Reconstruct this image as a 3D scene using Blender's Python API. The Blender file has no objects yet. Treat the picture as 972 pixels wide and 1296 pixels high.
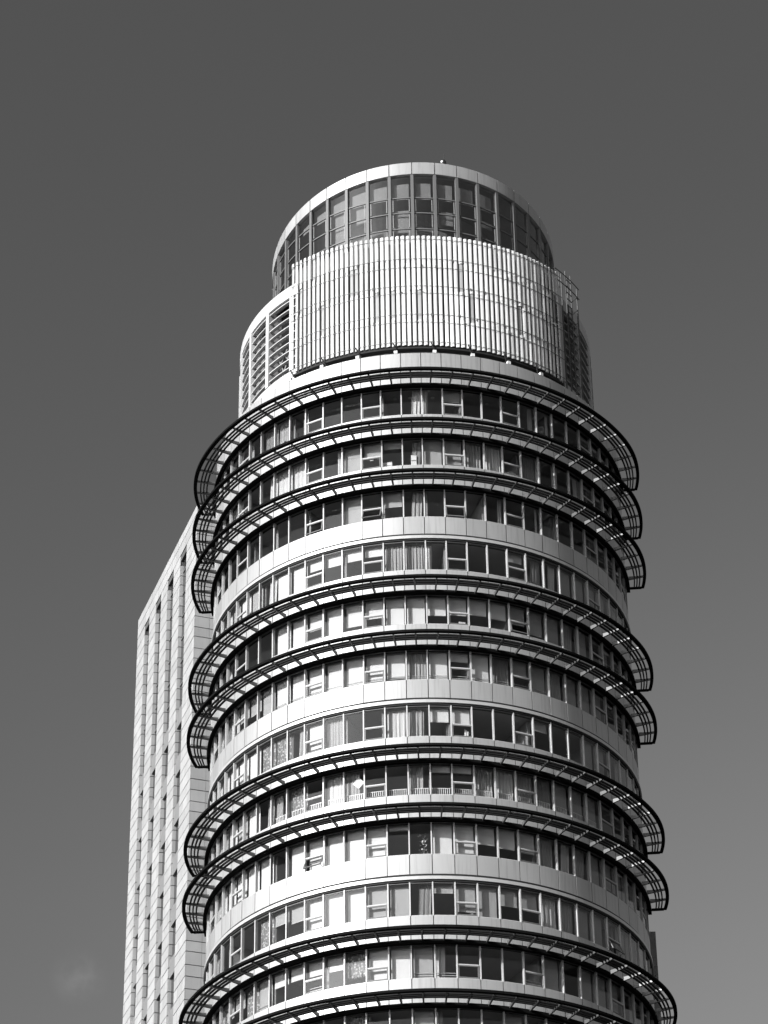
import bpy, math, random
from math import sin, cos, radians, pi, sqrt
random.seed(7)
sc = bpy.context.scene
COL = sc.collection
Z0 = 1.6                      # eye height of the photographer above the ground
R = 11.87                     # outer radius of the wall panels
PITCH = 5.49                  # width of one window bay, degrees
J0 = 0.75                     # bearing of the joint nearest the front

# ------------------------------------------------------------------ materials
def new_mat(name):
    m = bpy.data.materials.new(name); m.use_nodes = True
    nt = m.node_tree; nt.nodes.clear()
    out = nt.nodes.new('ShaderNodeOutputMaterial')
    return m, nt, out

def surf(name, base, rough=0.5, metal=0.0, var=0.06, scale=1.5, stretch=(1, 1, 1), island=0.0, bump=0.0, spec=0.5, streak=0.0, trans=0.0, pat=0.0):
    """painted / stone / cloth surface: base tone with soft mottling, optional panel to panel difference and rain streaks"""
    m, nt, out = new_mat(name)
    N = nt.nodes.new; L = nt.links.new
    b = N('ShaderNodeBsdfPrincipled')
    b.inputs['Roughness'].default_value = rough
    b.inputs['Metallic'].default_value = metal
    b.inputs['Specular IOR Level'].default_value = spec
    tc = N('ShaderNodeTexCoord'); mp = N('ShaderNodeMapping'); mp.inputs['Scale'].default_value = stretch
    L(tc.outputs['Object'], mp.inputs['Vector'])
    nz = N('ShaderNodeTexNoise'); nz.inputs['Scale'].default_value = scale; nz.inputs['Detail'].default_value = 5
    L(mp.outputs['Vector'], nz.inputs['Vector'])
    mr = N('ShaderNodeMapRange'); mr.inputs['From Min'].default_value = 0.25; mr.inputs['From Max'].default_value = 0.75
    mr.inputs['To Min'].default_value = base * (1 - var); mr.inputs['To Max'].default_value = base * (1 + var)
    L(nz.outputs['Fac'], mr.inputs['Value'])
    val = mr.outputs['Result']
    def mul(v, s):
        k = N('ShaderNodeMath'); k.operation = 'MULTIPLY'; L(v, k.inputs[0]); L(s, k.inputs[1]); return k.outputs[0]
    if island > 0:
        g = N('ShaderNodeNewGeometry'); r2 = N('ShaderNodeMapRange')
        r2.inputs['To Min'].default_value = 1 - island; r2.inputs['To Max'].default_value = 1 + island * 0.3
        L(g.outputs['Random Per Island'], r2.inputs['Value']); val = mul(val, r2.outputs['Result'])
    if streak > 0:
        m2 = N('ShaderNodeMapping'); m2.inputs['Scale'].default_value = (3.5, 3.5, 0.16); L(tc.outputs['Object'], m2.inputs['Vector'])
        n2 = N('ShaderNodeTexNoise'); n2.inputs['Scale'].default_value = 2.2; n2.inputs['Detail'].default_value = 4; L(m2.outputs['Vector'], n2.inputs['Vector'])
        r3 = N('ShaderNodeMapRange'); r3.inputs['From Min'].default_value = 0.5; r3.inputs['From Max'].default_value = 0.72
        r3.inputs['To Min'].default_value = 1.0; r3.inputs['To Max'].default_value = 1 - streak; L(n2.outputs['Fac'], r3.inputs['Value'])
        val = mul(val, r3.outputs['Result'])
    if pat > 0:
        vo = N('ShaderNodeTexVoronoi'); vo.inputs['Scale'].default_value = 7; L(tc.outputs['Object'], vo.inputs['Vector'])
        r4 = N('ShaderNodeMapRange'); r4.inputs['From Min'].default_value = 0.2; r4.inputs['From Max'].default_value = 0.5
        r4.inputs['To Min'].default_value = 1.0; r4.inputs['To Max'].default_value = 1 - pat; L(vo.outputs['Distance'], r4.inputs['Value'])
        val = mul(val, r4.outputs['Result'])
    cb = N('ShaderNodeCombineColor'); [L(val, cb.inputs[i]) for i in range(3)]
    L(cb.outputs[0], b.inputs['Base Color'])
    if bump > 0:
        bp = N('ShaderNodeBump'); bp.inputs['Strength'].default_value = bump; bp.inputs['Distance'].default_value = 0.02
        L(nz.outputs['Fac'], bp.inputs['Height']); L(bp.outputs['Normal'], b.inputs['Normal'])
    if trans > 0:
        t = N('ShaderNodeBsdfTranslucent'); L(cb.outputs[0], t.inputs['Color'])
        mx = N('ShaderNodeMixShader'); mx.inputs[0].default_value = trans
        L(b.outputs[0], mx.inputs[1]); L(t.outputs[0], mx.inputs[2]); L(mx.outputs[0], out.inputs['Surface'])
    else:
        L(b.outputs[0], out.inputs['Surface'])
    return m

def glass(name, tint, extra, rough=0.015):
    m, nt, out = new_mat(name)
    N = nt.nodes.new; L = nt.links.new
    tr = N('ShaderNodeBsdfTransparent'); tr.inputs[0].default_value = (tint, tint, tint, 1)
    gl = N('ShaderNodeBsdfGlossy'); gl.inputs['Color'].default_value = (.92, .92, .92, 1); gl.inputs['Roughness'].default_value = rough
    lw = N('ShaderNodeLayerWeight'); lw.inputs['Blend'].default_value = .5
    pw = N('ShaderNodeMath'); pw.operation = 'POWER'; pw.inputs[1].default_value = 5.0; L(lw.outputs['Facing'], pw.inputs[0])
    fr = N('ShaderNodeMath'); fr.operation = 'MULTIPLY_ADD'; fr.inputs[1].default_value = .90; fr.inputs[2].default_value = .03; L(pw.outputs[0], fr.inputs[0])
    tc = N('ShaderNodeTexCoord'); nz = N('ShaderNodeTexNoise'); nz.inputs['Scale'].default_value = 0.9; nz.inputs['Detail'].default_value = 1
    L(tc.outputs['Object'], nz.inputs['Vector'])
    bp = N('ShaderNodeBump'); bp.inputs['Strength'].default_value = 0.05; bp.inputs['Distance'].default_value = 0.05
    L(nz.outputs['Fac'], bp.inputs['Height']); L(bp.outputs['Normal'], gl.inputs['Normal'])
    ad = N('ShaderNodeMath'); ad.operation = 'ADD'; ad.use_clamp = True; ad.inputs[1].default_value = extra
    L(fr.outputs[0], ad.inputs[0])
    mx = N('ShaderNodeMixShader'); L(ad.outputs[0], mx.inputs[0]); L(tr.outputs[0], mx.inputs[1]); L(gl.outputs[0], mx.inputs[2])
    L(mx.outputs[0], out.inputs['Surface'])
    return m

M = {}
M['panel'] = surf('white_metal_panel', .42, rough=.46, metal=.42, var=.05, scale=.5, island=.13, streak=.18, spec=.5)
M['joint'] = surf('joint_sealant', .16, rough=.8)
M['moulding'] = surf('pale_moulding', .47, rough=.46, metal=.42, var=.04)
M['dark'] = surf('charcoal_paint', .022, rough=.7, spec=.15, var=.2)
M['rim'] = surf('dark_rim_paint', .007, rough=.8, spec=.03, var=.2)
M['slat'] = surf('grey_slat_metal', .018, rough=.65, spec=.2, var=.1)
M['bracket'] = surf('pale_bracket_metal', .045, rough=.45, spec=1.0, var=.1)
M['frame'] = surf('aluminium_frame', .42, rough=.4, var=.06)
M['sash'] = surf('grey_sash_frame', .11, rough=.5)
M['glass'] = glass('window_glass', .93, .0)
M['drumglass'] = glass('tinted_glass', .86, .08)
M['ceiling'] = surf('room_ceiling', .36, rough=.9, var=.05)
M['room'] = surf('room_wall', .23, rough=.9, var=.15, scale=.6)
M['roomdark'] = surf('room_wall_dim', .12, rough=.9, var=.3, scale=.6)
M['blind'] = surf('white_blind', .66, rough=.9, var=.03, trans=.15)
M['greyblind'] = surf('grey_blind', .34, rough=.9, var=.06, trans=.1)
M['curtain'] = surf('pale_curtain', .58, rough=.95, var=.08, stretch=(5, 5, .3), trans=.2)
M['curtainmid'] = surf('beige_curtain', .36, rough=.95, var=.1, stretch=(5, 5, .3), trans=.2)
M['curtaindim'] = surf('grey_curtain', .2, rough=.95, var=.1, stretch=(5, 5, .3), trans=.15)
M['patterned'] = surf('patterned_curtain', .5, rough=.95, var=.1, pat=.65, trans=.1)
M['screen'] = surf('white_screen_slat', .56, rough=.45, var=.08, scale=.35, island=.22, streak=.28)
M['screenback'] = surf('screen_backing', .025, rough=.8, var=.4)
M['rail'] = surf('thin_grey_rail', .12, rough=.5)
M['louvre'] = surf('white_louvre', .42, rough=.5, var=.05)
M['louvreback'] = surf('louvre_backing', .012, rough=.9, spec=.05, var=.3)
M['stone'] = surf('pale_stone_cladding', .325, rough=.6, var=.06, scale=.8, island=.14, bump=.05, streak=.08)
M['stonejoint'] = surf('stone_joint', .07, rough=.9)
M['slotgrey'] = surf('grey_spandrel_stone', .17, rough=.6, var=.08, island=.12)
M['slotglass'] = surf('dark_slot_glazing', .03, rough=.08, var=.2)
M['annex'] = surf('dark_annex_cladding', .075, rough=.6, var=.1, scale=.6, island=.12)
M['roof'] = surf('roof_membrane', .25, rough=.9, var=.15)
M['ground'] = surf('asphalt', .06, rough=.9, var=.25, scale=.2)
M['black'] = surf('black_metal', .02, rough=.4)
M['steel'] = surf('weathered_steel', .06, rough=.6, var=.2)
M['lampface'] = surf('white_lamp_housing', .62, rough=.4)
M['innerframe'] = surf('inner_frame', .24, rough=.5)
M['paper'] = surf('pale_paper', .62, rough=.9)
M['leaf'] = surf('pale_leaf', .5, rough=.7, var=.3)

# ------------------------------------------------------------------ mesh tools
class MB:
    """collects faces for ONE mesh object"""
    def __init__(s): s.v = []; s.f = []; s.m = []; s.mats = []; s.smooth = []
    def mi(s, mat):
        if mat not in s.mats: s.mats.append(mat)
        return s.mats.index(mat)
    def face(s, pts, mat, sm=False):
        b = len(s.v); s.v += [tuple(p) for p in pts]; s.f.append(tuple(range(b, b + len(pts)))); s.m.append(s.mi(mat)); s.smooth.append(sm)
    def grid(s, rows, mat, closed_u=False, closed_v=False, sm=False):
        """rows: list of equal length rings of points, joined into quads sharing vertices"""
        b = len(s.v); n = len(rows[0])
        for r in rows: s.v += [tuple(p) for p in r]
        k = s.mi(mat); nr = len(rows)
        for i in range(nr if closed_u else nr - 1):
            for j in range(n if closed_v else n - 1):
                i2 = (i + 1) % nr; j2 = (j + 1) % n
                s.f.append((b + i * n + j, b + i * n + j2, b + i2 * n + j2, b + i2 * n + j)); s.m.append(k); s.smooth.append(sm)
        return b, n, nr
    def box(s, o, ax, ay, az, mat):
        """o corner, three edge vectors"""
        def P(a, b, c): return (o[0] + a * ax[0] + b * ay[0] + c * az[0], o[1] + a * ax[1] + b * ay[1] + c * az[1], o[2] + a * ax[2] + b * ay[2] + c * az[2])
        c = [P(i, j, k) for k in (0, 1) for j in (0, 1) for i in (0, 1)]
        b = len(s.v); s.v += c
        for q in ((0, 2, 3, 1), (4, 5, 7, 6), (0, 1, 5, 4), (2, 6, 7, 3), (0, 4, 6, 2), (1, 3, 7, 5)):
            s.f.append(tuple(b + x for x in q)); s.m.append(s.mi(mat)); s.smooth.append(False)
    def cbox(s, x0, x1, y0, y1, z0, z1, mat):
        s.box((x0, y0, z0), (x1 - x0, 0, 0), (0, y1 - y0, 0), (0, 0, z1 - z0), mat)
    def sweep(s, prof, a0, a1, n, mat, rfun=None, zfun=None, full=False):
        """sweep a closed (r, z) outline round the axis from bearing a0 to a1 (degrees)"""
        rows = []
        cnt = n if full else n + 1
        for i in range(cnt):
            t = a0 + (a1 - a0) * i / n; ta = radians(t)
            ring = []
            for (r, z) in prof:
                rr = r if rfun is None else rfun(r, t)
                x, y = rr * sin(ta), -rr * cos(ta)
                ring.append((x, y, z if zfun is None else zfun(z, x, y)))
            rows.append(ring)
        b, m, nr = s.grid(rows, mat, closed_u=full, closed_v=True)
        if not full:
            s.f.append(tuple(b + j for j in range(m))[::-1]); s.m.append(s.mi(mat)); s.smooth.append(False)
            e = b + (nr - 1) * m
            s.f.append(tuple(e + j for j in range(m))); s.m.append(s.mi(mat)); s.smooth.append(False)
    def tube(s, p, q, rad, mat, n=6):
        from mathutils import Vector
        p, q = Vector(p), Vector(q); d = (q - p).normalized()
        u = d.orthogonal().normalized(); w = d.cross(u)
        rows = [[c + rad * (cos(2 * pi * k / n) * u + sin(2 * pi * k / n) * w) for k in range(n)] for c in (p, q)]
        b, m, _ = s.grid(rows, mat, closed_v=True)
        s.f.append(tuple(b + k for k in range(n))[::-1]); s.f.append(tuple(b + n + k for k in range(n)))
        s.m += [s.mi(mat)] * 2; s.smooth += [False] * 2
    def mesh(s, name):
        me = bpy.data.meshes.new(name); me.from_pydata(s.v, [], s.f)
        for k in s.mats: me.materials.append(M[k])
        me.polygons.foreach_set('material_index', s.m); me.polygons.foreach_set('use_smooth', s.smooth)
        me.update()
        import bmesh
        bm = bmesh.new(); bm.from_mesh(me); bmesh.ops.recalc_face_normals(bm, faces=bm.faces); bm.to_mesh(me); bm.free()
        return me
    def build(s, name, parent=None):
        return link(name, s.mesh(name), parent)

def link(name, data, parent=None):
    o = bpy.data.objects.new(name, data); COL.objects.link(o)
    if parent is not None: o.parent = parent
    return o

def thing(name, label, cat, loc=(0, 0, 0), group=None):
    o = bpy.data.objects.new(name, None); COL.objects.link(o); o.location = loc
    o['label'] = label; o['category'] = cat
    if group: o['group'] = group
    return o
def tag(o, label, cat, group=None):
    o['label'] = label; o['category'] = cat
    if group: o['group'] = group
    return o

def pol(r, t, z): return (r * sin(radians(t)), -r * cos(radians(t)), z)
def rect(r0, r1, z0, z1): return [(r0, z0), (r1, z0), (r1, z1), (r0, z1)]

# ------------------------------------------------------------------ the round tower
tower = thing('round_tower', 'tall round apartment tower ringed by open sunshades, white slatted screen and glass drum on top', 'tower')
NST = 14
SILL = lambda n: 98.17 + Z0 - 3.4 * (n - 1)
HEAD = lambda n: SILL(n) + 1.87
BARE = (4, 7, 10, 13)                       # storeys whose windows carry a moulding instead of a sunshade

# --- spandrel bands, each of separate curved panels with open joints
def spandrel(ztop, zbot, name='spandrel_band', extra=None):
    mb = MB(); gap = 0.11
    for k in range(-33, 33):
        a0 = J0 + PITCH * k; a1 = a0 + PITCH
        if a1 > 181.9: continue
        dr = random.uniform(-.006, .006)
        f = lambda r, t, a0=a0, d=dr: r + d * ((t - a0) / PITCH - .5) * 2
        mb.sweep(rect(R - .06, R, zbot, ztop), a0 + gap, a1 - gap, 4, 'panel', rfun=f)
    mb.sweep(rect(R - .25, R - .07, zbot + .01, ztop - .01), -180, 180, 132, 'joint', full=True)
    return mb.build(name, tower)

sp0 = spandrel(102.40 + Z0, HEAD(1) + .02)
mb = MB()                                   # flat ledge behind the top band, carries the lamps
mb.sweep(rect(8.6, R - .26, 102.1 + Z0, 102.36 + Z0), -180, 180, 120, 'roof', full=True)
mb.build('roof_ledge', tower)
for n in range(1, NST):
    bare = (n + 1) in BARE
    zb = SILL(n) - 1.09 if bare else HEAD(n + 1) + .02
    spandrel(SILL(n), zb)
    if bare:
        c = MB()
        c.sweep(rect(R - .2, R - .02, HEAD(n + 1) + .29, SILL(n) - 1.10), -180, 180, 132, 'dark', full=True)
        c.sweep(rect(R - .2, R + .10, HEAD(n + 1) + .10, HEAD(n + 1) + .28), -180, 180, 132, 'moulding', full=True)
        c.sweep(rect(R - .2, R + .03, HEAD(n + 1) + .003, HEAD(n + 1) + .097), -180, 180, 132, 'dark', full=True)
        c.build('string_course', tower)

# --- windows: meshes made once at bearing 0, turned about the tower's axis
HA = PITCH / 2
HW = R * sin(radians(HA))
def window_mesh(kind):
    mb = MB(); H = 1.87
    rg = 11.80                                        # glass line
    yg = -rg * cos(radians(HA))
    # mullion on the left edge of the bay
    for sgn in (-1,):
        c, s_ = cos(radians(HA)), sin(radians(HA))
        er = (sgn * s_, -c, 0); et = (c, sgn * s_, 0)
        w = .066
        o = (er[0] * 11.70 - et[0] * w / 2, er[1] * 11.70 - et[1] * w / 2, 0)
        mb.box(o, tuple(x * .168 for x in er), tuple(x * w for x in et), (0, 0, H), 'frame')
    xl, xr = -HW + .05, HW - .05
    mb.cbox(xl, xr, yg - .03, yg + .05, 0, .05, 'frame')
    mb.cbox(xl, xr, yg - .03, yg + .05, H - .06, H, 'sash')
    if kind == 'fixed':
        mb.cbox(xl, xr, yg - .006, yg + .006, .051, H - .061, 'glass')
    else:
        zt = .74
        mb.cbox(xl, xr, yg - .05, yg + .05, zt, zt + .06, 'frame')
        mb.cbox(xl, xr, yg - .006, yg + .006, zt + .061, H - .061, 'glass')
        a = radians({'transom': 0, 'open': 24, 'ajar': 9}[kind])
        ca, sa = cos(a), sin(a)
        def sash(x0, x1, u0, u1, t, mat):          # u measured down from the hinge under the transom
            o = (x0, yg - .02 - sa * u0 - ca * t, zt - .01 - ca * u0 + sa * t * -1)
            mb.box(o, (x1 - x0, 0, 0), (0, -sa * (u1 - u0), -ca * (u1 - u0)), (0, 2 * t * ca, -2 * t * sa), mat)
        h = zt - .07
        for (x0, x1, u0, u1) in ((xl, xl + .055, 0, h), (xr - .055, xr, 0, h), (xl + .056, xr - .056, 0, .055), (xl + .056, xr - .056, h - .055, h)):
            sash(x0, x1, u0, u1, .025, 'sash')
        sash(xl + .056, xr - .056, .056, h - .056, .006, 'glass')
        if kind == 'open':
            for x in (xl + .03, xr - .05):
                mb.tube((x, yg - .02, zt - h), (x, yg - .02 - sa * h * .95, zt - ca * h * .95), .012, 'black', 4)
    return mb.mesh('window_' + kind)
WM = {k: window_mesh(k) for k in ('fixed', 'transom', 'open', 'ajar')}

def blind_mesh(frac, mat, r=11.52):
    mb = MB(); a = HA * .86; zt = 1.86; zb = 1.87 - 1.82 * frac
    mb.sweep(rect(r - .012, r, zb, zt), -a, a, 3, mat)
    mb.sweep(rect(r - .03, r + .012, zb - .035, zb - .003), -a, a, 3, 'frame')
    return mb.mesh('blind')
def curtain_mesh(u0, u1, mat, z0=.02, folds=5, slant=0.0, r=11.48, seed=0):
    rnd = random.Random(seed); mb = MB(); n = max(8, int(folds * 6)); rows = []
    ph = rnd.uniform(0, 6); amp = rnd.uniform(.03, .055)
    zs = [1.85, 1.6, 1.0, .5, z0]
    for q, z in enumerate(zs):
        row = []
        for i in range(n + 1):
            u = u0 + (u1 - u0) * i / n
            us = u + slant * (1.85 - z) * (1 if slant > 0 else 1)
            wv = sin(ph + i / n * folds * 2 * pi) * .6 + sin(ph * 1.7 + i / n * folds * 3.3 * pi) * .4
            rr = r + amp * (0.55 + .45 * (1.85 - z)) * wv
            row.append(pol(rr, HA * .92 * us, z))
        rows.append(row)
    mb.grid(rows, mat, sm=True)
    return mb.mesh('curtain')
_cache = {}
def cached(key, fn):
    if key not in _cache: _cache[key] = fn()
    return _cache[key]

# what hangs behind each pane, read from the photograph, bay by bay
# B white roller blind, G grey blind (share of the height); C curtain across the bay, L / R curtain on that side (share of width); P patterned curtain; Q bay with safety bars
ROOMS = {
 1: {-13: 'C', -12: 'R.5', -11: 'R.4', -9: 'C', -8: 'L.8', -7: 'R.3', -1: 'R.45', 0: 'L.3', 1: 'G.4', 5: 'R.3', 6: 'R.2'},
 2: {-13: 'C', -12: 'C', -9: 'R.6', -8: 'C', -7: 'C', -5: 'R.35', -4: 'G1', -3: 'G.5', -2: 'G.25', -1: 'R.5', 0: 'G1', 1: 'G.9', 2: 'C', 3: 'C', 5: 'C', 6: 'L.4', 7: 'L.5', 8: 'R.4', 9: 'L.3'},
 3: {-9: 'R.2', -4: 'G.9', -2: 'G.5', -1: 'R.55', 0: 'L.2', 3: 'R.25', 5: 'R.15', 7: 'L.2'},
 4: {-14: 'C', -13: 'B1', -12: 'G1', -11: 'B1', -10: 'G1', -9: 'R.5', -8: 'B1', -7: 'B1', -6: 'B.35', -5: 'B.38', -4: 'B.36', -3: 'B.32', -2: 'C', -1: 'C', 0: 'L.32', 4: 'G.3', 5: 'R.55', 6: 'R.5', 7: 'G1', 8: 'G1', 9: 'G1', 10: 'G1', 12: 'G1'},
 5: {-13: 'C', -8: 'B1', -7: 'B1', -6: 'B.55', -5: 'B1', -4: 'B.76', -3: 'B.6', -2: 'B1', -1: 'B1', 0: 'B.62', 1: 'B.58', 2: 'B.52', 3: 'B.56', 4: 'G.6', 5: 'G.8', 6: 'G1', 7: 'R.6', 8: 'G1', 10: 'G1'},
 6: {-14: 'C', -13: 'C', -12: 'C', -11: 'G.55', -10: 'G.6', -9: 'G1', -8: 'B.95', -7: 'B.95', -6: 'B1', -5: 'B.95', -4: 'B1', -3: 'B.9', -2: 'B.82', -1: 'C', 0: 'B.9', 1: 'B.3', 2: 'B.9', 3: 'C', 4: 'G.5', 5: 'G.9', 6: 'C', 7: 'G1', 8: 'G.9', 9: 'G.9'},
 7: {-14: 'B1', -13: 'B1', -12: 'B1', -11: 'B.8', -10: 'B1', -9: 'P', -8: 'P', -7: 'R.5', -6: 'B.8', -5: 'C', -3: 'R.2', -2: 'C', -1: 'L.8', 0: 'B.45', 1: 'B.52', 5: 'G.3', 8: 'G1', 9: 'G1', 11: 'G1'},
 8: {-14: 'C', -13: 'G1', -12: 'B1', -11: 'G.9', -10: 'B1', -9: 'R.5', -8: 'L.5', -7: 'P', -5: 'C', -4: 'L.7', -1: 'L.7', 0: 'B.22', 1: 'B.22', 2: 'C', 3: 'C', 4: 'C', 5: 'C', 6: 'G1', 7: 'G.7', 8: 'G1'},
 9: {-14: 'C', -13: 'B1', -12: 'B1', -11: 'B.8', -10: 'B1', -9: 'B1', -7: 'B1', -6: 'B.9', -5: 'B1', -4: 'B1', -3: 'B1', -2: 'B.15', 0: 'B1', 1: 'B1', 2: 'B.55', 3: 'B.6', 4: 'B.62', 5: 'C', 6: 'R.5', 7: 'R.6', 8: 'G1', 9: 'G1', 10: 'G1', 11: 'G1', 12: 'G1'},
 10: {-9: 'P', -8: 'G.4', -7: 'G.5', -6: 'B1', -5: 'B1', -4: 'B1', -3: 'G1', -2: 'G1', -1: 'R.6', 0: 'G.25', 1: 'G.8', 2: 'G1', 3: 'G.5', 4: 'G.5', 5: 'C', 6: 'R.7', 7: 'G1', 8: 'G1', 10: 'G1', 11: 'G1'},
 11: {-13: 'C', -12: 'G.55', -11: 'G.5', -10: 'P', -9: 'G1', -8: 'B.42', -7: 'B.4', -6: 'B.42', -5: 'B.42', -4: 'P', -3: 'B1', -2: 'B1', -1: 'G1', 0: 'L.5', 5: 'G1', 6: 'L.3', 7: 'G1', 8: 'G1', 9: 'G.8', 11: 'G1'},
 12: {-9: 'C', -8: 'G1', -7: 'G.4', -4: 'P', -1: 'G.7', 0: 'L.3', 3: 'G.3', 6: 'R.5'},
 13: {-6: 'B1', -2: 'B.5', 3: 'C'},
}
TRANSOM = {-14, -11, -6, -3, 1, 4, 9, 13}
OPEN = {(3, -3): 'open', (3, 1): 'ajar', (3, -6): 'ajar', (9, -6): 'open', (5, 4): 'ajar', (10, 9): 'open', (7, -3): 'transom'}
BARS = {6: range(-8, 6), 11: (-9, -6, -1, 0, 4)}
for n in range(1, NST):
    bearing_a, bearing_b = -16, 16
    rb = MB()                                          # dark head lintel and sill rail, plus the plain glazing round the back
    rb.sweep(rect(R - .32, R - .045, HEAD(n) + .004, HEAD(n) + .10), -180, 180, 132, 'dark', full=True)
    rb.sweep(rect(R - .32, R - .20, SILL(n) - .04, SILL(n) - .004), -180, 180, 132, 'dark', full=True)
    t0, t1 = J0 + PITCH * bearing_b, 360 + J0 + PITCH * bearing_a
    rb.sweep(rect(11.66, 11.70, SILL(n), HEAD(n)), t0, t1, 34, 'slotglass')
    kk = t0
    while kk < t1 + .1:
        a = radians(kk)
        er = (sin(a), -cos(a), 0); et = (cos(a), sin(a), 0)
        rb.box((er[0] * 11.72 - et[0] * .04, er[1] * 11.72 - et[1] * .04, SILL(n)), tuple(x * .14 for x in er), tuple(x * .08 for x in et), (0, 0, 1.86), 'frame')
        kk += (t1 - t0) / 34
    ribbon = rb.build('window_ribbon', tower)
    for k in range(bearing_a, bearing_b):
        t = J0 + PITCH * (k + .5)
        kind = OPEN.get((n, k), 'transom' if k in TRANSOM else 'fixed')
        w = link('window', WM[kind], ribbon)
        w.location = (0, 0, SILL(n)); w.rotation_euler = (0, 0, radians(t + random.uniform(-.12, .12)))
        code = ROOMS.get(n, {}).get(k)
        if k < -13 and not code: code = random.choice(['C', None, 'G1'])
        if code:
            c, v = code[0], float(code[1:] or 1)
            if c in 'BG':
                me = cached((c, v), lambda: blind_mesh(v, 'blind' if c == 'B' else 'greyblind')); nm = 'blind'
            else:
                sd = random.randint(0, 5); nm = 'curtain'
                mt = 'patterned' if c == 'P' else ('curtain', 'curtain', 'curtainmid', 'curtain', 'curtaindim', 'curtainmid')[sd]
                if c in 'CP': me = cached((c, sd), lambda: curtain_mesh(-1, 1, mt, folds=4 + sd % 3, seed=sd, z0=.05 if n != 8 else .6))
                elif c == 'L': me = cached((c, v, sd), lambda: curtain_mesh(-1, -1 + 2 * v, mt, folds=max(2, 5 * v), seed=sd, slant=-.03))
                else: me = cached((c, v, sd), lambda: curtain_mesh(1 - 2 * v, 1, mt, folds=max(2, 5 * v), seed=sd, slant=-.10 if v > .4 else 0))
            o = link(nm, me, ribbon); o.location = (0, 0, SILL(n)); o.rotation_euler = (0, 0, radians(t))
        if n in BARS and k in BARS[n]:
            def bars():
                b = MB()
                for z in (.12, .25, .38): b.sweep(rect(11.57, 11.60, z, z + .025), -HA * .9, HA * .9, 3, 'frame')
                return b.mesh('safety_bars')
            o = link('safety_bars', cached('bars', bars), ribbon); o.location = (0, 0, SILL(n)); o.rotation_euler = (0, 0, radians(t))
        if n == 8 and -8 <= k <= 8:
            def rail():
                b = MB(); a = HA * .86
                b.sweep(rect(11.54, 11.58, .50, .535), -a, a, 3, 'lampface'); b.sweep(rect(11.54, 11.58, .06, .09), -a, a, 3, 'lampface')
                for i in range(9):
                    q = -a + 2 * a * (i + .5) / 9; p = pol(11.56, q, .09)
                    b.cbox(p[0] - .018, p[0] + .018, p[1] - .015, p[1] + .015, .091, .499, 'lampface')
                return b.mesh('balcony_rail')
            o = link('balcony_rail', cached('rail', rail), ribbon); o.location = (0, 0, SILL(n)); o.rotation_euler = (0, 0, radians(t))
    if n == 1:                                        # round fittings under the ceiling of the top storey
        def disc():
            b = MB(); b.sweep([(0.001, 0), (.11, 0), (.09, .05), (0.001, .05)], 0, 360, 12, 'lampface', full=True); return b.mesh('ceiling_lamp')
        for k in (-9, -7, -5, -4, -2, -1, 0, 3, 4, 6):
            p = pol(10.9, J0 + PITCH * (k + random.uniform(.35, .65)), HEAD(1) - .06)
            o = link('ceiling_lamp', cached('disc', disc), ribbon); o.location = p
    # rooms behind the glass
    ri = MB()
    ri.sweep(rect(7.5, R - .33, SILL(n) - 1.0, SILL(n) - .75), -180, 180, 96, 'room', full=True)
    ri.sweep(rect(7.5, R - .33, HEAD(n) + .02, HEAD(n) + .14), -180, 180, 96, 'ceiling', full=True)
    ri.sweep(rect(7.3, 7.5, SILL(n) - .74, HEAD(n) + .015), -180, 180, 72, 'room', full=True)
    ri.sweep(rect(R - .34, R - .28, SILL(n) - .74, SILL(n) - .05), -180, 180, 96, 'room', full=True)
    k = -33 + n % 3
    while k < 33:
        a = radians(J0 + PITCH * k); er = (sin(a), -cos(a), 0); et = (cos(a), sin(a), 0)
        ri.box((er[0] * 7.55 - et[0] * .06, er[1] * 7.55 - et[1] * .06, SILL(n) - .73), tuple(x * 3.85 for x in er), tuple(x * .12 for x in et), (0, 0, 2.6), 'room')
        k += random.choice([3, 4, 5])
    ri.build('room_interior', tower)

# --- the tower's inner core and lower body, down to the ground
mb = MB()
mb.sweep(rect(6.9, 7.25, 0, 104), -180, 180, 64, 'room', full=True)
mb.build('core_wall', tower)
mb = MB(); zb = HEAD(NST) - .4
mb.sweep(rect(R - .4, R - .05, 0, zb), -180, 180, 120, 'panel', full=True)
for i in range(1, 15):
    z = zb - 3.4 * i
    if z > 2: mb.sweep(rect(R - .04, R - .02, z, z + 1.8), -180, 180, 120, 'slotglass', full=True)
mb.build('lower_body', tower)

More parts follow.
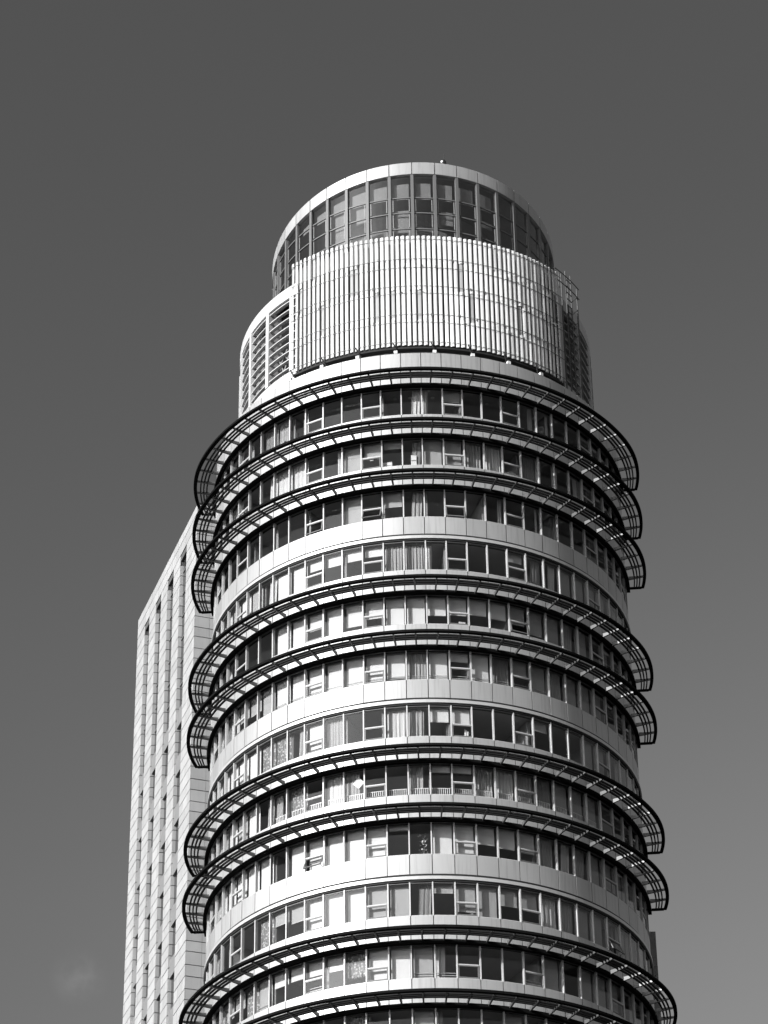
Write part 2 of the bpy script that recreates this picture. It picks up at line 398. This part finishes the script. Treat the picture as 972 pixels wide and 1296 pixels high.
# --- open sunshade rings
A0, A1 = -94.3, 85.2
def taper(r, t):
    """the ring narrows towards its two ends"""
    e = max(0.0, abs(t + 4.0) - 66.0) / 26.0
    k = 1 - .42 * min(1.25, e) ** 2
    return R + (r - R) * k if r > R + .3 else r
def bracket_mesh(depth):
    """upright fin, deep at the wall and shallow at the rim, standing at bearing 0"""
    mb = MB(); w = .042
    r0, r1 = R + .20, R + depth
    prof = [(r0, -.03), (r1, .06), (r1, .16), (r0 + .5 * (r1 - r0), .16), (r0, .19)]
    A = [(-w, -r, z) for r, z in prof]; B = [(w, -r, z) for r, z in prof]
    mb.face(A, 'bracket'); mb.face(B[::-1], 'bracket')
    for i in range(len(prof)):
        j = (i + 1) % len(prof)
        mb.face([A[i], A[j], B[j], B[i]], 'bracket')
    me = mb.mesh('bracket')
    return me
def sunshade(n):
    zb = SILL(n) + 1.95
    ib = MB()                                          # beam fixed to the wall
    ib.sweep(rect(R + .005, R + .20, zb - .14, zb + .07), A0, A1, 120, 'rim')
    root = ib.build('sunshade', tower)
    rim = MB(); rim.sweep([(13.15, zb + .09), (13.37, zb + .09), (13.37, zb + .22), (13.15, zb + .22)], A0, A1, 120, 'rim', rfun=taper)
    for a in (A0, A1):                                 # end plates closing the ring
        er = pol(1, a, 0); et = (cos(radians(a)), sin(radians(a)), 0)
        ln = taper(13.15, a) - (R + .20)
        rim.box((er[0] * (R + .201) - et[0] * .04, er[1] * (R + .201) - et[1] * .04, zb + .08), tuple(x * ln for x in er), tuple(x * .08 for x in et), (0, 0, .135), 'rim')
    rim.build('rim', root)
    for r in (12.47, 12.67, 12.87):
        s = MB(); s.sweep([(r, zb + .10), (r + .09, zb + .10), (r + .09, zb + .185), (r, zb + .185)], A0 + .3, A1 - .3, 120, 'slat', rfun=taper); s.build('slat', root)
    k = 0
    while True:
        t = -22.39 + 5.1 * (k - 13)
        k += 1
        if t > A1 - 2: break
        d = round(taper(13.145, t) - R, 2)
        o = link('bracket', cached(('br', d), lambda: bracket_mesh(d)), root)
        o.location = (0, 0, zb); o.rotation_euler = (0, 0, radians(t))
for n in range(1, NST):
    if n not in BARE: sunshade(n)

# --- louvred plant drum behind the screen
ld = MB()
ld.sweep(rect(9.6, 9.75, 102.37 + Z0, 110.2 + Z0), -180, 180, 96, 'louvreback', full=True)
louvre = ld.build('louvre_drum', tower)
mb = MB()
for i in range(24):
    a0 = -54.9 + 15 * i
    mb.sweep(rect(10.5, 10.62, 109.72 + Z0, 110.52 + Z0), a0 + .05, a0 + 14.95, 8, 'louvre')
mb.sweep(rect(8.75, 10.49, 110.25 + Z0, 110.42 + Z0), -180, 180, 96, 'roof', full=True)
mb.build('fascia', louvre)
mb = MB(); mb.sweep(rect(10.3, 10.62, 102.37 + Z0, 104.30 + Z0), -180, 180, 120, 'louvre', full=True); mb.build('plinth', louvre)
def post_mesh():
    b = MB(); b.cbox(-.15, .15, -10.66, -9.76, 104.31 + Z0, 109.71 + Z0, 'louvre'); return b.mesh('post')
def blades_mesh():
    b = MB()
    for i in range(9):
        z = 104.62 + Z0 + .605 * i
        b.sweep([(10.60, z), (10.60, z + .06), (10.36, z + .12), (10.34, z + .07)], .55, 11.45, 8, 'louvre')
        for a in (.6, 11.0):
            for q in (0,):
                p = [pol(10.59, a, z - .002), pol(10.34, a, z + .09), pol(10.34, a, z - .16)]
                p2 = [pol(10.59, a + .25, z - .002), pol(10.34, a + .25, z + .09), pol(10.34, a + .25, z - .16)]
                b.face(p, 'louvre'); b.face(p2, 'louvre')
                for u in range(3): b.face([p[u], p[(u + 1) % 3], p2[(u + 1) % 3], p2[u]], 'louvre')
    return b.mesh('louvre_panel')
PM, BM = post_mesh(), blades_mesh()
for i in range(30):
    t = -54.9 + 12 * i
    if -40 < t < 38: continue
    o = link('post', PM, louvre); o.rotation_euler = (0, 0, radians(t))
    if not (-45 < t < -40): pass
    o = link('louvre_panel', BM, louvre); o.rotation_euler = (0, 0, radians(t))
mb = MB()
for (a, b_) in ((-52, -45), (-49, -56), (-64, -58)):
    mb.tube(pol(10.0, a, 104.6 + Z0), pol(9.95, b_, 107.5 + Z0), .06, 'slotgrey'); mb.tube(pol(10.0, b_, 105.2 + Z0), pol(9.95, a, 106.8 + Z0), .05, 'slotgrey')
mb.build('brace', louvre)

# --- white slatted screen in front
S0, S1, SP = -38.9, 47.9, 1.53
mb = MB()
ns = int((S1 - S0) / SP)
back = []
for i in range(ns + 1):
    t = S0 + SP * i + random.uniform(-.05, .05); a = radians(t)
    er = (sin(a), -cos(a), 0); et = (cos(a), sin(a), 0)
    w = .205 + random.uniform(-.014, .014); yaw = (.22 if t < 36 else .22 - .05 * (t - 36)) + random.uniform(-.07, .07)
    def seg(z0, z1, r=11.36, d=.06, mat='screen'):
        sec = [(-.5, 0), (-.5, .25), (-.35, .6), (-.12, .9), (.12, 1), (.35, .85), (.5, .5), (.5, 0)]
        ring = [(er[0] * (r + d * q + yaw * u * w) + et[0] * u * w, er[1] * (r + d * q + yaw * u * w) + et[1] * u * w) for u, q in sec]
        A = [(x, y, z0 + Z0) for x, y in ring]; B = [(x, y, z1 + Z0) for x, y in ring]
        mb.grid([A, B], mat, closed_v=True); mb.face(A[::-1], mat); mb.face(B, mat)
    zt = 111.2 + random.uniform(-.02, .02); zb_ = 103.3 + random.uniform(-.02, .02)
    cuts = sorted([109.2 + random.uniform(-.15, .15), 107.25, 105.15 + random.uniform(-.15, .15)])
    edges = [zb_] + cuts + [110.86, zt]
    for j in range(len(edges) - 1):
        if random.random() < .06 and 0 < j < 4:      # a length that has come off and shows the grey behind
            seg(edges[j] + .01, edges[j + 1] - .01, r=11.33, d=.03, mat='greyblind'); continue
        seg(edges[j] + .004, edges[j + 1] - .004, r=11.36 + random.uniform(-.012, .012))
    for q in range(random.choice((0, 1, 1, 2))):      # dark clips and scars along the edges
        zc = random.choice((109.4, 108.85, 107.4, 107.0, 105.4, 104.95)) + random.uniform(-.12, .12) + Z0
        e = random.choice((-.5, .15, .3)) * w
        mb.box((er[0] * 11.425 + et[0] * e, er[1] * 11.425 + et[1] * e, zc), tuple(x * .02 for x in er), tuple(x * random.uniform(.03, .10) for x in et), (0, 0, random.uniform(.05, .22)), 'rail')
screen = mb.build('slatted_screen', tower)
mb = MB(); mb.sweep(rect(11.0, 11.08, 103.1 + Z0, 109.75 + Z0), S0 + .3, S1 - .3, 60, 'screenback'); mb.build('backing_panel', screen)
mb = MB(); mb.sweep(rect(11.0, 11.08, 109.76 + Z0, 110.9 + Z0), S0 + .3, S1 - .3, 60, 'joint'); mb.build('top_plate', screen)
for z in (110.92, 109.47, 108.84, 107.5, 106.98, 105.47, 104.91, 103.52):
    mb = MB(); mb.sweep(rect(11.425, 11.45, z + Z0 - .010, z + Z0 + .010), S0 - .4, S1 + .6, 70, 'rail'); mb.build('rail', screen)
mb = MB()
for i in range(9):
    t = S0 + 1.2 + 10.65 * i
    if t < S1:
        mb.tube(pol(11.2, t, 102.37 + Z0), pol(11.2, t, 103.4 + Z0), .05, 'dark'); mb.tube(pol(11.3, t + .8, 102.5 + Z0), pol(11.55, t - 1.2, 103.45 + Z0), .035, 'dark')
mb.sweep(rect(11.05, 11.34, 103.12 + Z0, 103.24 + Z0), S0, S1, 60, 'dark')
mb.build('base_frame', screen)
def lamp_mesh():
    b = MB(); b.cbox(-.10, .10, -.10, .08, .08, .27, 'lampface'); b.cbox(-.05, .05, -.05, .05, 0, .079, 'dark'); b.cbox(-.08, .08, .081, .11, .10, .25, 'black'); return b.mesh('floodlight')
LM = lamp_mesh()
for i in range(8):
    t = -38.0 + 10.65 * i
    o = link('floodlight', LM, tower); o.location = pol(11.72, t, 102.41 + Z0 - .02); o.rotation_euler = (0, 0, radians(t))

# --- glazed drum on the roof, its top sloping down to the back
RD = 8.725
def ztop(x, y): return 117.566 + Z0 + .0336 * x - .161 * y
mb = MB()
mb.sweep(rect(8.3, 8.42, 102.3 + Z0, 112.9 + Z0), -180, 180, 72, 'panel', full=True)
mb.sweep([(5.6, 113.0 + Z0), (8.4, 113.0 + Z0), (8.4, 112.9 + Z0), (5.6, 112.9 + Z0)], -180, 180, 72, 'roof', full=True)
mb.sweep([(5.5, 113.0 + Z0), (5.6, 113.0 + Z0), (5.6, -.75), (5.5, -.75)], -180, 180, 48, 'room', full=True, zfun=lambda z, x, y: ztop(x, y) + z if z < 10 else z)
mb.sweep([(0.01, -.6), (8.55, -.6), (8.55, -.5), (0.01, -.5)], -180, 180, 72, 'roof', full=True, zfun=lambda z, x, y: ztop(x, y) + z)
drum = mb.build('glazed_drum', tower)
mb = MB()
for i in range(40):
    a = -.5 + 9 * i
    mb.sweep([(RD - .35, -.88), (RD, -.88), (RD, 0), (RD - .35, 0)], a + .17, a + 8.83, 6, 'panel', zfun=lambda z, x, y: ztop(x, y) + z)
mb.build('fascia', drum)
for i in range(40):
    a0 = -.5 + 9 * i; am = a0 + 4.5
    b = MB()
    aa = radians(a0); er = (sin(aa), -cos(aa), 0); et = (cos(aa), sin(aa), 0)
    zt = ztop(er[0] * RD, er[1] * RD) - .885
    zb_ = 112.3 + Z0
    b.box((er[0] * 8.50 - et[0] * .09, er[1] * 8.50 - et[1] * .09, zb_), tuple(x * .19 for x in er), tuple(x * .18 for x in et), (0, 0, zt - zb_), 'sash')
    for z in (112.9, 114.0, 115.2, 116.36):
        b.sweep(rect(8.53, 8.60, z + Z0 - .035, z + Z0 + .035), a0 + .65, a0 + 8.35, 3, 'sash')
    b.sweep([(8.555, zb_), (8.565, zb_), (8.565, -.89), (8.555, -.89)], a0 + .65, a0 + 8.35, 3, 'drumglass', zfun=lambda z, x, y: ztop(x, y) + z if z < 10 else z)
    for q in (a0 + 1.15, a0 + 7.6):
        for z0, z1 in ((112.95, 113.95), (114.05, 115.15), (115.25, 116.3)):
            b.sweep(rect(8.57, 8.595, z0 + Z0 + .07, z1 + Z0 - .07), q, q + .26, 1, 'innerframe')
    w = b.build('window', drum)
    if i % 40 in (36, 37, 39, 1, 3):
        zz = random.choice((115.1, 113.9, 114.6)); g = MB(); g.sweep(rect(8.30, 8.32, zz + Z0, 116.3 + Z0 - random.choice((0, .4, .7))), a0 + random.uniform(1.4, 4), a0 + 7.6, 3, 'greyblind'); g.build('blind', drum)
    nrm = (a0 + 180) % 360 - 180
    if -60 < nrm < 30:
        g = MB(); g.sweep([(8.30, 116.45 + Z0), (8.32, 116.45 + Z0), (8.32, -1.25), (8.30, -1.25)], a0 + 1.4, a0 + 7.6, 3, 'greyblind', zfun=lambda z, x, y: ztop(x, y) + z if z < 10 else z)
        if ztop(*pol(8.3, am, 0)[:2]) - 1.4 > 116.5 + Z0: g.build('blind', drum)

# ------------------------------------------------------------------ small separate things on and in the tower
bp_ = pol(8.45, 12.6, 0)
beacon = thing('roof_beacon', 'small dark warning lamp standing on the white rim of the roof drum', 'beacon', (bp_[0], bp_[1], ztop(bp_[0], bp_[1]) + .002))
mb = MB()
mb.sweep([(.001, 0), (.12, 0), (.12, .10), (.07, .14), (.001, .14)], 0, 360, 14, 'black', full=True); mb.build('base', beacon)
mb = MB(); mb.sweep([(.001, .141), (.15, .141), (.17, .22), (.17, .42), (.12, .52), (.001, .55)], 0, 360, 16, 'black', full=True); mb.build('lantern', beacon)
mb = MB(); mb.sweep([(.001, .16), (.11, .16), (.11, .3), (.001, .3)], -70, 10, 6, 'lampface'); o = mb.build('lens', beacon); o.location = (-.06, -.10, .08)
mb = MB(); mb.tube((.05, 0, .55), (.05, 0, 1.05), .02, 'black'); mb.build('rod', beacon)

fr = thing('access_frame', 'thin steel ladder frame with handrails beside the right end of the white screen', 'ladder frame', pol(10.95, 57, 102.37 + Z0))
ox, oy, oz = fr.location
def loc(p): return (p[0] - ox, p[1] - oy, p[2] - oz)
mb = MB()
for t in (52.0, 54.5, 57.5, 61.5): mb.tube(loc(pol(10.95, t, 102.37 + Z0)), loc(pol(10.95, t, (112.4 if 53 < t < 60 else 111.9) + Z0)), .045, 'steel')
mb.tube(loc(pol(10.55 + .12, 58, 104.5 + Z0)), loc(pol(10.67, 58, 112.4 + Z0)), .04, 'steel')
mb.build('upright', fr)
for i in range(20):
    z = 102.9 + Z0 + .47 * i
    mb = MB(); mb.tube(loc(pol(10.95, 54.5, z)), loc(pol(10.95, 57.5, z)), .028, 'steel'); mb.build('rung', fr)
    if i % 2 == 0 and i < 18: mb = MB(); mb.tube(loc(pol(10.95, 57.5, z)), loc(pol(10.95, 61.5, z + .9)), .025, 'steel'); mb.build('brace', fr)
mb = MB()
for z in (111.15, 111.9):
    for i in range(5): mb.tube(loc(pol(11.05, 48 + 2.8 * i, z + Z0)), loc(pol(11.05, 48 + 2.8 * (i + 1), z + Z0)), .028, 'steel')
for t in (50, 53.5): mb.tube(loc(pol(11.05, t, 110.6 + Z0)), loc(pol(11.05, t, 111.9 + Z0)), .03, 'steel')
mb.build('handrail', fr)

def ztw(n): return SILL(n)
# hanging paper diamond, eighth storey
p = pol(11.60, J0 + PITCH * -3.35, SILL(8) + 1.15); a = radians(J0 + PITCH * -3.35)
mb = MB(); mb.box((0, -.01, -.33), (.33, 0, .33), (0, .02, 0), (-.33, 0, .33), 'paper'); o = mb.build('paper_diamond')
o.location = p; o.rotation_euler = (0, 0, a)
tag(o, 'pale paper diamond hung inside a window above the white balcony railing', 'decoration')
# house plant behind the glass, ninth storey
tp = J0 + PITCH * -.35
pl = thing('potted_plant', 'pale leafy plant standing inside a window between white blinds', 'plant', pol(11.3, tp, SILL(9) - .1))
mb = MB(); mb.sweep([(.001, 0), (.11, 0), (.15, .26), (.001, .26)], 0, 360, 12, 'dark', full=True); mb.build('pot', pl)
mb = MB(); rnd = random.Random(3)
for i in range(90):
    h = rnd.uniform(.3, 1.5); rr = rnd.uniform(0, .26); q = rnd.uniform(0, 6.28); s = rnd.uniform(.05, .12)
    c = (rr * cos(q), rr * sin(q) * .6, h); u = (rnd.uniform(-1, 1), rnd.uniform(-1, 1), rnd.uniform(-.5, 1)); ul = sqrt(sum(x * x for x in u)); u = tuple(x / ul * s for x in u)
    w = (rnd.uniform(-1, 1), rnd.uniform(-.4, .4), rnd.uniform(-1, 1)); wl = sqrt(sum(x * x for x in w)); w = tuple(x / wl * s * .5 for x in w)
    mb.face([c, tuple(c[j] + u[j] * .5 + w[j] for j in range(3)), tuple(c[j] + u[j] for j in range(3)), tuple(c[j] + u[j] * .5 - w[j] for j in range(3))], 'leaf')
mb.build('foliage', pl)
# clothes, boxes and a towel seen through single panes
cl = thing('hanging_clothes', 'row of pale shirts hung high in a bright transom window under the second sunshade', 'clothes', pol(11.4, J0 + PITCH * -2.5, SILL(2) + 1.55))
cl.rotation_euler = (0, 0, radians(J0 + PITCH * -2.5))
mb = MB(); mb.tube((-.42, 0, .02), (.42, 0, .02), .012, 'steel'); mb.build('rod', cl)
for i, x in enumerate((-.3, -.1, .12, .31)):
    mb = MB(); h = (.62, .7, .58, .66)[i]
    mb.box((x - .09, -.03, -h), (.18, 0, 0), (.02, .06, 0), (-.02, 0, h), 'paper'); mb.box((x - .12, -.025, -.25), (.035, 0, 0), (.01, .05, 0), (.04, 0, .24), 'paper'); mb.build('shirt', cl)
def carton(kk, n, w, h, lab, m='lampface'):
    mb = MB(); mb.cbox(-w / 2, w / 2, -.14, .14, 0, h, m); mb.cbox(-w / 2 + .02, w / 2 - .02, -.146, -.1405, h * .55, h * .62, 'sash'); mb.cbox(-w / 2 - .01, w / 2 + .01, -.15, .15, h + .002, h + .03, m)
    o = mb.build('carton'); o.location = pol(11.45, J0 + PITCH * kk, SILL(n) + .03); o.rotation_euler = (0, 0, radians(J0 + PITCH * kk)); tag(o, lab, 'box', 'cartons on the window sills')
carton(-1.75, 2, .5, .42, 'low white carton on the sill left of the brightest curtain below the second sunshade')
carton(-.45, 2, .3, .78, 'tall narrow white carton on the sill below the second sunshade, beside a pale curtain')
carton(1.7, 5, .34, .3, 'small white carton on a sill under a half drawn blind, fifth window row down')
carton(4.6, 2, .42, .36, 'grey carton on the sill inside a dark transom window, second window row down', 'greyblind')
mb = MB()
for i in range(5):
    x = -.12 + .05 * i; mb.box((x, -.012 * (i % 2), 0), (.05, .012 * (1 - 2 * (i % 2)), 0), (0, .02, 0), (.03, 0, .62 - .04 * i), 'paper')
o = mb.build('towel'); o.location = pol(11.55, J0 + PITCH * 1.75, SILL(7) + .04); o.rotation_euler = (0, 0, radians(J0 + PITCH * 1.75))
tag(o, 'pale towel hanging in the lower sash of a half curtained window below a white band', 'towel')
# two dark vases on the sill, top storey
for (kk, h, lab) in ((-7.55, .42, 'short dark vase on the sill of a bright window under the top sunshade'), (-6.75, .58, 'taller dark vase on the window sill just right of the short one')):
    mb = MB(); mb.sweep([(.001, 0), (.09, 0), (.14, h * .35), (.06, h * .7), (.085, h), (.001, h)], 0, 360, 14, 'dark', full=True)
    o = mb.build('vase'); o.location = pol(11.5, J0 + PITCH * kk, SILL(1) + .055); tag(o, lab, 'vase', 'vases on the top window sill')

# ------------------------------------------------------------------ pale slab block behind, on the left
dv = (-.32599, .94537)                                # along the long face, away from us
nv = (-.94537, -.32599)                               # that face looks left
sv = (.94537, .32599)                                 # along the front face, to the right
CX, CY, CZ = -14.905, 26.0, 117.97 + Z0
slab = thing('slab_block', 'pale stone clad slab tower with tall recessed window slots behind the round tower', 'tower', (CX, CY, 0))
LEN, WID = 16.06, 27.0
def SB(mb, s0, s1, q0, q1, z0, z1, mat):
    """box: s along the long face, q inwards from that face (towards the right), z up; local to the slab's corner"""
    mb.box((dv[0] * s0 + sv[0] * q0, dv[1] * s0 + sv[1] * q0, z0), (dv[0] * (s1 - s0), dv[1] * (s1 - s0), 0), (sv[0] * (q1 - q0), sv[1] * (q1 - q0), 0), (0, 0, z1 - z0), mat)
slots = [(2.63, 4.27), (6.03, 7.60), (9.41, 10.85), (12.65, 13.95)]
ZT, ZSL = CZ, 115.9 + Z0
mb = MB()
SB(mb, .08, LEN - .08, .29, WID - .08, 0, ZT - .5, 'stonejoint')         # carcass
edges = [.08] + [x for s in slots for x in s] + [LEN - .08]
for i in range(0, len(edges), 2): SB(mb, edges[i] + .05 * (i > 0), edges[i + 1] - .05, .06, .289, 0, ZSL, 'stonejoint')
SB(mb, .08, LEN - .08, .06, .289, ZSL + .003, ZT - .5, 'stonejoint')
body = mb.build('carcass', slab)
rnd = random.Random(11)
def courses():
    z = ZT; out = []; i = 0
    while z > 60:
        h = (.74, .92, .80, .86)[i % 4]; out.append((z - h + .028, z - .028)); z -= h; i += 1
    return out
CS = courses()
def split(a, b, step, off):
    xs = [a]; x = a + step * off
    while x < b - .25:
        if x > a + .25: xs.append(x)
        x += step
    return list(zip(xs, xs[1:] + [b]))
mb = MB()
pier = [(0, 2.63), (4.27, 6.03), (7.60, 9.41), (10.85, 12.65), (13.95, LEN)]
for i, (z0, z1) in enumerate(CS):
    spans = pier if z0 < ZSL - .3 else [(0, LEN)]
    for (a, b) in spans:
        for (u0, u1) in split(a, b, 1.2, .5 if i % 2 else 1):
            d = rnd.uniform(-.006, .006)
            SB(mb, u0 + .014, u1 - .014, d, .055, max(z0, 0), z1, 'stone')
mb.build('long_facade', slab)
mb = MB()
for i, (z0, z1) in enumerate(CS):
    for (u0, u1) in split(.06, WID, 1.0, 1 if i % 2 else 1):
        d = rnd.uniform(-.005, .005)
        SB(mb, d, .075, u0 + .008, u1 - .008, max(z0, 0), z1, 'stone')
mb.build('front_facade', slab)
mb = MB(); SB(mb, .3, LEN - .3, .3, WID - .3, ZT - .49, ZT - .3, 'roof'); mb.build('roof', slab)
for (a, b) in slots:
    g = MB(); SB(g, a + .05, b - .05, 0.25, 0.285, 20, ZSL - .01, 'slotglass'); 
    zz = ZSL
    sl = g.build('window_slot', slab)
    for (u0, u1) in ((b - .045, b - .001), (a + .001, a + .045)):      # stone clad reveals, one either side
        rv = MB()
        for i, (z0, z1) in enumerate(CS):
            if z1 > ZSL: continue
            SB(rv, u0, u1, .06, .245, z0, z1, 'stone')
        rv.build('reveal', sl)
    z = 98.7 + Z0 + 3.68
    while z > 62:
        f = MB(); SB(f, a + .05, b - .05, .09, .24, z, z + 1.3, 'slotgrey'); f.build('spandrel_panel', sl)
        z -= 3.68
    f = MB()
    z = 98.7 + Z0 + 3.68 * 1.9
    while z < ZSL - .5: SB(f, a + .05, b - .05, .20, .249, z, z + .1, 'sash'); z += 1.84
    f.build('transom', sl)

# ------------------------------------------------------------------ dark block glimpsed on the right
annex = thing('annex_block', 'dark grey clad block glimpsed between the round tower and the lowest sunshade on the right', 'tower', (4, 40, 0))
mb = MB(); mb.cbox(.05, 12.02, .05, 12, 0, 91.65 + Z0, 'stonejoint'); mb.build('carcass', annex)
mb = MB(); z = 91.71 + Z0; i = 0
while z > 50:
    for x0, x1 in split(0, 12.09, 1.6, 1): mb.cbox(x0 + .008, x1 - .008, rnd.uniform(-.004, .004), .045, z - .64, z, 'annex')
    mb.cbox(12.025, 12.09, .046, 12, z - .64, z, 'annex')
    z -= .655; i += 1
mb.build('cladding', annex)

# ------------------------------------------------------------------ ground
mb = MB(); n = 64
mb.face([(3000 * cos(2 * pi * k / n), 3000 * sin(2 * pi * k / n), 0) for k in range(n)], 'ground')
o = mb.build('ground'); o['kind'] = 'structure'; o.location = (0, 0, -.02)

# ------------------------------------------------------------------ light and sky
WISP = (-0.10050, 0.90015, 0.42382)
SUN_AZ, SUN_EL = -48.0, 19.0
w = bpy.data.worlds.new('World'); sc.world = w; w.use_nodes = True
nt = w.node_tree; nt.nodes.clear(); N = nt.nodes.new; L = nt.links.new
wo = N('ShaderNodeOutputWorld'); bg = N('ShaderNodeBackground'); sky = N('ShaderNodeTexSky')
sky.sky_type = 'NISHITA'; sky.sun_disc = False; sky.sun_elevation = radians(SUN_EL)
# sun stands in direction (sin az, -cos az); the sky's rotation is measured from +Y, clockwise
sx, sy = sin(radians(SUN_AZ)), -cos(radians(SUN_AZ))
sky.sun_rotation = math.atan2(sx, sy)
sky.air_density = 1.0; sky.dust_density = 3.5; sky.ozone_density = 1.0
sep = N('ShaderNodeSeparateColor'); L(sky.outputs[0], sep.inputs[0])           # black and white film behind a red filter
tc = N('ShaderNodeTexCoord'); mp = N('ShaderNodeMapping'); mp.inputs['Scale'].default_value = (1.4, 1.4, 5.0); L(tc.outputs['Generated'], mp.inputs['Vector'])
nz = N('ShaderNodeTexNoise'); nz.inputs['Scale'].default_value = 2.6; nz.inputs['Detail'].default_value = 6; nz.inputs['Roughness'].default_value = .55; L(mp.outputs['Vector'], nz.inputs['Vector'])
mr = N('ShaderNodeMapRange'); mr.inputs['From Min'].default_value = .58; mr.inputs['From Max'].default_value = .85; mr.inputs['To Min'].default_value = 0; mr.inputs['To Max'].default_value = .22; L(nz.outputs['Fac'], mr.inputs['Value'])
sxyz = N('ShaderNodeSeparateXYZ'); L(tc.outputs['Generated'], sxyz.inputs[0])
mz = N('ShaderNodeMapRange'); mz.inputs['From Min'].default_value = .34; mz.inputs['From Max'].default_value = .46; mz.inputs['To Min'].default_value = 1; mz.inputs['To Max'].default_value = 0; L(sxyz.outputs['Z'], mz.inputs['Value'])
mm = N('ShaderNodeMath'); mm.operation = 'MULTIPLY'; L(mr.outputs[0], mm.inputs[0]); L(mz.outputs[0], mm.inputs[1])
def rng(src, a, b, c, d):
    q = N('ShaderNodeMapRange'); q.interpolation_type = 'SMOOTHSTEP'
    q.inputs['From Min'].default_value = a; q.inputs['From Max'].default_value = b; q.inputs['To Min'].default_value = c; q.inputs['To Max'].default_value = d
    L(src, q.inputs['Value']); return q.outputs[0]
def mth(op, a, b):
    q = N('ShaderNodeMath'); q.operation = op
    for i, v in enumerate((a, b)):
        if isinstance(v, (int, float)): q.inputs[i].default_value = v
        else: L(v, q.inputs[i])
    return q.outputs[0]
# a thin veil of high cloud low on the right, and one small wisp low on the left
veil = mth('MULTIPLY', rng(sxyz.outputs['Z'], .36, .66, .80, 0), rng(sxyz.outputs['X'], -.22, .16, .25, 1))
ds = N('ShaderNodeVectorMath'); ds.operation = 'DISTANCE'; L(tc.outputs['Generated'], ds.inputs[0]); ds.inputs[1].default_value = WISP
n3 = N('ShaderNodeTexNoise'); n3.inputs['Scale'].default_value = 110; n3.inputs['Detail'].default_value = 4; L(tc.outputs['Generated'], n3.inputs['Vector'])
wisp = mth('MULTIPLY', rng(ds.outputs['Value'], 0, .011, 1, 0), rng(n3.outputs['Fac'], .35, .7, .05, .40))
extra = mth('ADD', veil, mth('ADD', wisp, mm.outputs[0]))
ml = N('ShaderNodeMath'); ml.operation = 'MULTIPLY_ADD'; L(sep.outputs['Red'], ml.inputs[0]); L(extra, ml.inputs[1]); L(sep.outputs['Red'], ml.inputs[2])
cb = N('ShaderNodeCombineColor'); [L(ml.outputs[0], cb.inputs[i]) for i in range(3)]
L(cb.outputs[0], bg.inputs['Color']); bg.inputs['Strength'].default_value = 0.08
L(bg.outputs[0], wo.inputs['Surface'])

from mathutils import Vector
sl = bpy.data.lights.new('sun', 'SUN'); sl.energy = 5.0; sl.angle = radians(.53); sl.color = (1, 1, 1)
so = bpy.data.objects.new('sun', sl); COL.objects.link(so)
dirn = Vector((sx * cos(radians(SUN_EL)), sy * cos(radians(SUN_EL)), sin(radians(SUN_EL))))
so.rotation_euler = dirn.to_track_quat('Z', 'Y').to_euler(); so.location = (-60, -80, 150)

# ------------------------------------------------------------------ camera
cd = bpy.data.cameras.new('camera'); cam = bpy.data.objects.new('camera', cd); COL.objects.link(cam)
pitch, roll = .590122, -.0140533
fwd = Vector((0, cos(pitch), sin(pitch))); rt = Vector((1, 0, 0)); up = Vector((0, -sin(pitch), cos(pitch)))
r2 = rt * cos(roll) + up * sin(roll); u2 = up * cos(roll) - rt * sin(roll)
from mathutils import Matrix
cam.matrix_world = Matrix(((r2.x, u2.x, -fwd.x, -2.017147), (r2.y, u2.y, -fwd.y, -148.7997), (r2.z, u2.z, -fwd.z, Z0), (0, 0, 0, 1)))
cd.sensor_fit = 'VERTICAL'; cd.sensor_height = 36.0; cd.sensor_width = 27.0; cd.lens = 3858.893 / 1296 * 36
cd.clip_end = 8000
sc.camera = cam

sc.view_settings.view_transform = 'Standard'; sc.view_settings.look = 'None'; sc.view_settings.exposure = 0.5; sc.view_settings.gamma = 1
sc.cycles.max_bounces = 6; sc.cycles.diffuse_bounces = 3; sc.cycles.glossy_bounces = 3; sc.cycles.transparent_max_bounces = 8
sc.cycles.use_denoising = True
sc.cycles.caustics_reflective = False; sc.cycles.caustics_refractive = False
